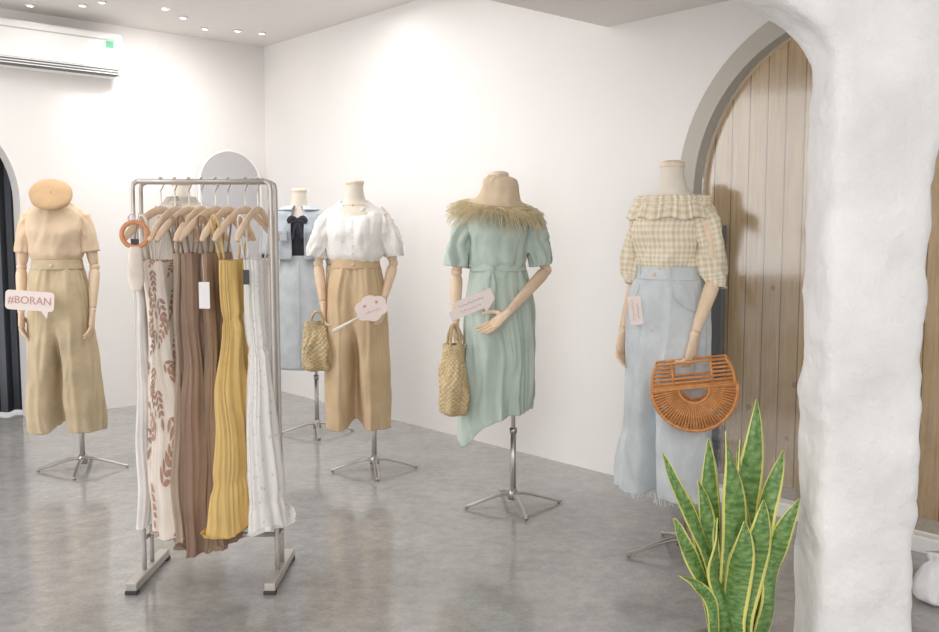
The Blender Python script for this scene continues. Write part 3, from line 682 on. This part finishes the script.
garment((-.91,Y+.02),-7,K(1.24,.165,.026,.11,.042,.15,0.01),M_br3,'cocoa brown jumpsuit on the rack',seed=11,amp=.01,n=8,name='jumpsuit',cat='jumpsuit',tagc=(.035,-.19,1.07,.038,.09,M_tagw))
garment((-.84,Y-.03),-12,K(1.22,.245,.02,.09,.038,.15,.0),cloth('marigold_cotton',(236,196,116)),'marigold yellow tiered sundress on the rack',seed=14,amp=.009,n=8,tiers=[(.34,.006),(.72,.02)],gath=.0022)
garment((-.77,Y+.02),-8,K(1.22,.235,.022,.10,.042,.14,.03),lace('white_eyelet_cotton',(244,242,240),(224,221,219),70,.22),'white eyelet lace sundress at the rack end',seed=17,amp=.009,n=8,tiers=[(.42,.005),(.76,.012)],gath=.0015,tagc=(0.03,-.16,1.13,.022,.05,M_tagb))
rb=empty('ring_handle_bag',(-1.125,3.08,1.275),10,'small net bag with round amber wooden ring handle','handbag')
g=G(); g.torus((0,0,0),.042,.008,'Y'); g.build('ring_handle',mat('amber_wood',(212,146,104),.35),rb)
g=G(); g.loft([(-.04,0,0,.018,.01),(-.08,0,0,.024,.014),(-.15,0,0,.028,.016),(-.19,0,0,.016,.01)],32,14,wr=.006,captop=True,capbot=True); g.build('pouch',cloth('ecru_net',(232,218,204),.2,.6),rb)

# ---------------------------------------------------------------- snake plant
q=NT('snake_plant_leaf'); u,v=uvsep(q)
e=q.math('ABSOLUTE',q.math('SUBTRACT',u,.5)); nb=q.noise(10,5,.6,coord='UV',sc3=(.25,3.6,1))
band=q.ramp(nb,.36,.66); c=q.mix(band,lin((68,110,54)),lin((138,168,100)))
ed=q.math('GREATER_THAN',q.math('ADD',e,q.math('MULTIPLY',nb,.05)),.42)
q.l(q.mix(ed,c,lin((226,220,124))),q.b.inputs['Base Color']); q.b.inputs['Roughness'].default_value=.35; M_snk=q.m
pl=empty('snake_plant',(.712,2.36,0),0,'potted snake plant with upright green leaves edged yellow','potted plant')
g=G(); g.loft([(0,0,0,.085,.085),(.02,0,0,.09,.09),(.17,0,0,.118,.118),(.185,0,0,.122,.122),(.18,0,0,.11,.11),(.16,0,0,.108,.108)],48,20,wr=0,captop=True); g.build('pot',mat('grey_ceramic',(170,168,165),.6),pl)
g=G(); g.loft([(.162,0,0,.108,.108),(.166,0,0,.05,.05),(.167,0,0,.003,.003)],32,6,wr=.004); g.build('soil',mat('dark_soil',(70,55,45),.9,0,.6,60),pl)
LV=[(-.03,.02,-.20,.0,.70,.10,.016),(-.05,-.03,-.19,-.05,.54,.14,.017),(-.02,.0,-.11,.03,.62,.04,.022),(-.01,-.02,-.04,-.04,.77,.0,.028),(-.02,.03,-.08,.05,.73,.0,.025),
 (.01,.03,.05,.04,.84,.0,.031),(.02,0,.01,.0,.74,.0,.029),(.03,-.02,.09,-.04,.72,.02,.027),(.0,-.05,.04,-.08,.60,.02,.032),
 (.05,-.03,.13,-.07,.60,.03,.027),(-.05,-.05,-.085,-.1,.56,.06,.026),(-.02,-.06,-.02,-.1,.55,.02,.031),(-.04,.04,-.15,.07,.62,.08,.017),(-.05,-.06,-.17,-.12,.42,.12,.014)]
for bx,by,tx_,ty,tz,bend,w in LV:
    P0=V((bx,by,.15)); P2=V((tx_,ty,tz)); P1=P0.lerp(P2,.5)+V((-(P2-P0).x*.25,0,bend*.6)); tw=random.uniform(-.7,.7)
    g=G()
    def fn(u,v):
        p=P0*(1-v)**2+P1*2*v*(1-v)+P2*v*v+V((.01*math.sin(v*7+tw*9),0,0))
        t=((P1-P0)*(1-v)+(P2-P1)*v).normalized(); a=tw*(.4+v)+.5*math.sin(v*5+tw*6); s_=V((math.cos(a),math.sin(a),0)); s_=(s_-t*s_.dot(t)).normalized(); nn=t.cross(s_)
        ww=w*(.62+.55*math.sin(min(v*1.25,1)*pi*.55))*(1-max(0,(v-.5)/.5)**2.8)+.0006
        x=(u-.5)*2; return p+s_*x*ww+nn*(abs(x)**1.5)*ww*.4+nn*.005*math.sin(v*14+x)
    g.grid(fn,10,36,False,0,1,1); g.build('leaf',M_snk,pl,solid=.0025,recalc=False)

g=G(); g.loft([(0,0,0,.05,.05),(.02,0,0,.085,.07),(.07,0,0,.09,.07),(.12,0,0,.05,.04),(.14,0,0,.015,.015),(.17,0,0,.03,.02)],48,20,folds(.008,7,1,3,0),wr=.03,wrs=12,captop=True,capbot=True)
g.build('plastic_bag',mat('white_film',(235,235,237),.3),label='crumpled white plastic bag lying on the floor',cat='bag',loc=(1.64,3.08,.005))

# ---------------------------------------------------------------- lights, world, camera
w=bpy.data.worlds.new('world'); sc.world=w; w.use_nodes=True
w.node_tree.nodes['Background'].inputs[0].default_value=(1,.995,.988,1); w.node_tree.nodes['Background'].inputs[1].default_value=1.08
def area(name,loc,target,size,e,col=(1,.983,.965),sy=None):
    l=bpy.data.lights.new(name,'AREA'); l.size=size; l.energy=e; l.color=col
    if sy: l.shape='RECTANGLE'; l.size_y=sy
    o=bpy.data.objects.new(name,l); COL.objects.link(o); o.location=loc
    o.rotation_euler=(V(target)-V(loc)).to_track_quat('-Z','Y').to_euler(); return o
area('ceiling_fill',(-1.6,4.9,2.72),(-1.6,4.9,0),2.2,42)  # added overhead fill; the ceiling itself has only small spots
area('camera_side_fill',(-.6,-1.2,2.0),(-.6,4.5,1.2),2.6,75,(1,.988,.975),1.4)  # fill lamp added behind the camera to brighten the room
area('left_side_fill',(-4.6,2.8,1.8),(-.5,4.5,1.0),2.0,52,(1,.988,.975))  # extra fill from the open left side, no window there
area('alcove_fill',tuple(WR@V((AC0+1.15,.28,1.3))),tuple(WR@V((AC0-.6,.5,1.2))),.3,8.5,(1,.96,.9),2.0)  # lamp added behind the arch to lift the planks
def spot(loc,target,e,ang=70):
    l=bpy.data.lights.new('spot','SPOT'); l.energy=e; l.spot_size=math.radians(ang); l.spot_blend=1; l.shadow_soft_size=.1; l.color=(1,.98,.95)
    o=bpy.data.objects.new('track_spot_light',l); COL.objects.link(o); o.location=loc
    o.rotation_euler=(V(target)-V(loc)).to_track_quat('-Z','Y').to_euler()
spot((-1.95,6.0,2.7),(-2.35,6.85,2.15),40,85)
cam=bpy.data.cameras.new('camera'); cam.lens=35; cam.sensor_width=36; co=bpy.data.objects.new('camera',cam); COL.objects.link(co)
co.location=(0,0,1.28); co.rotation_euler=(math.radians(90-5.19),0,0); sc.camera=co
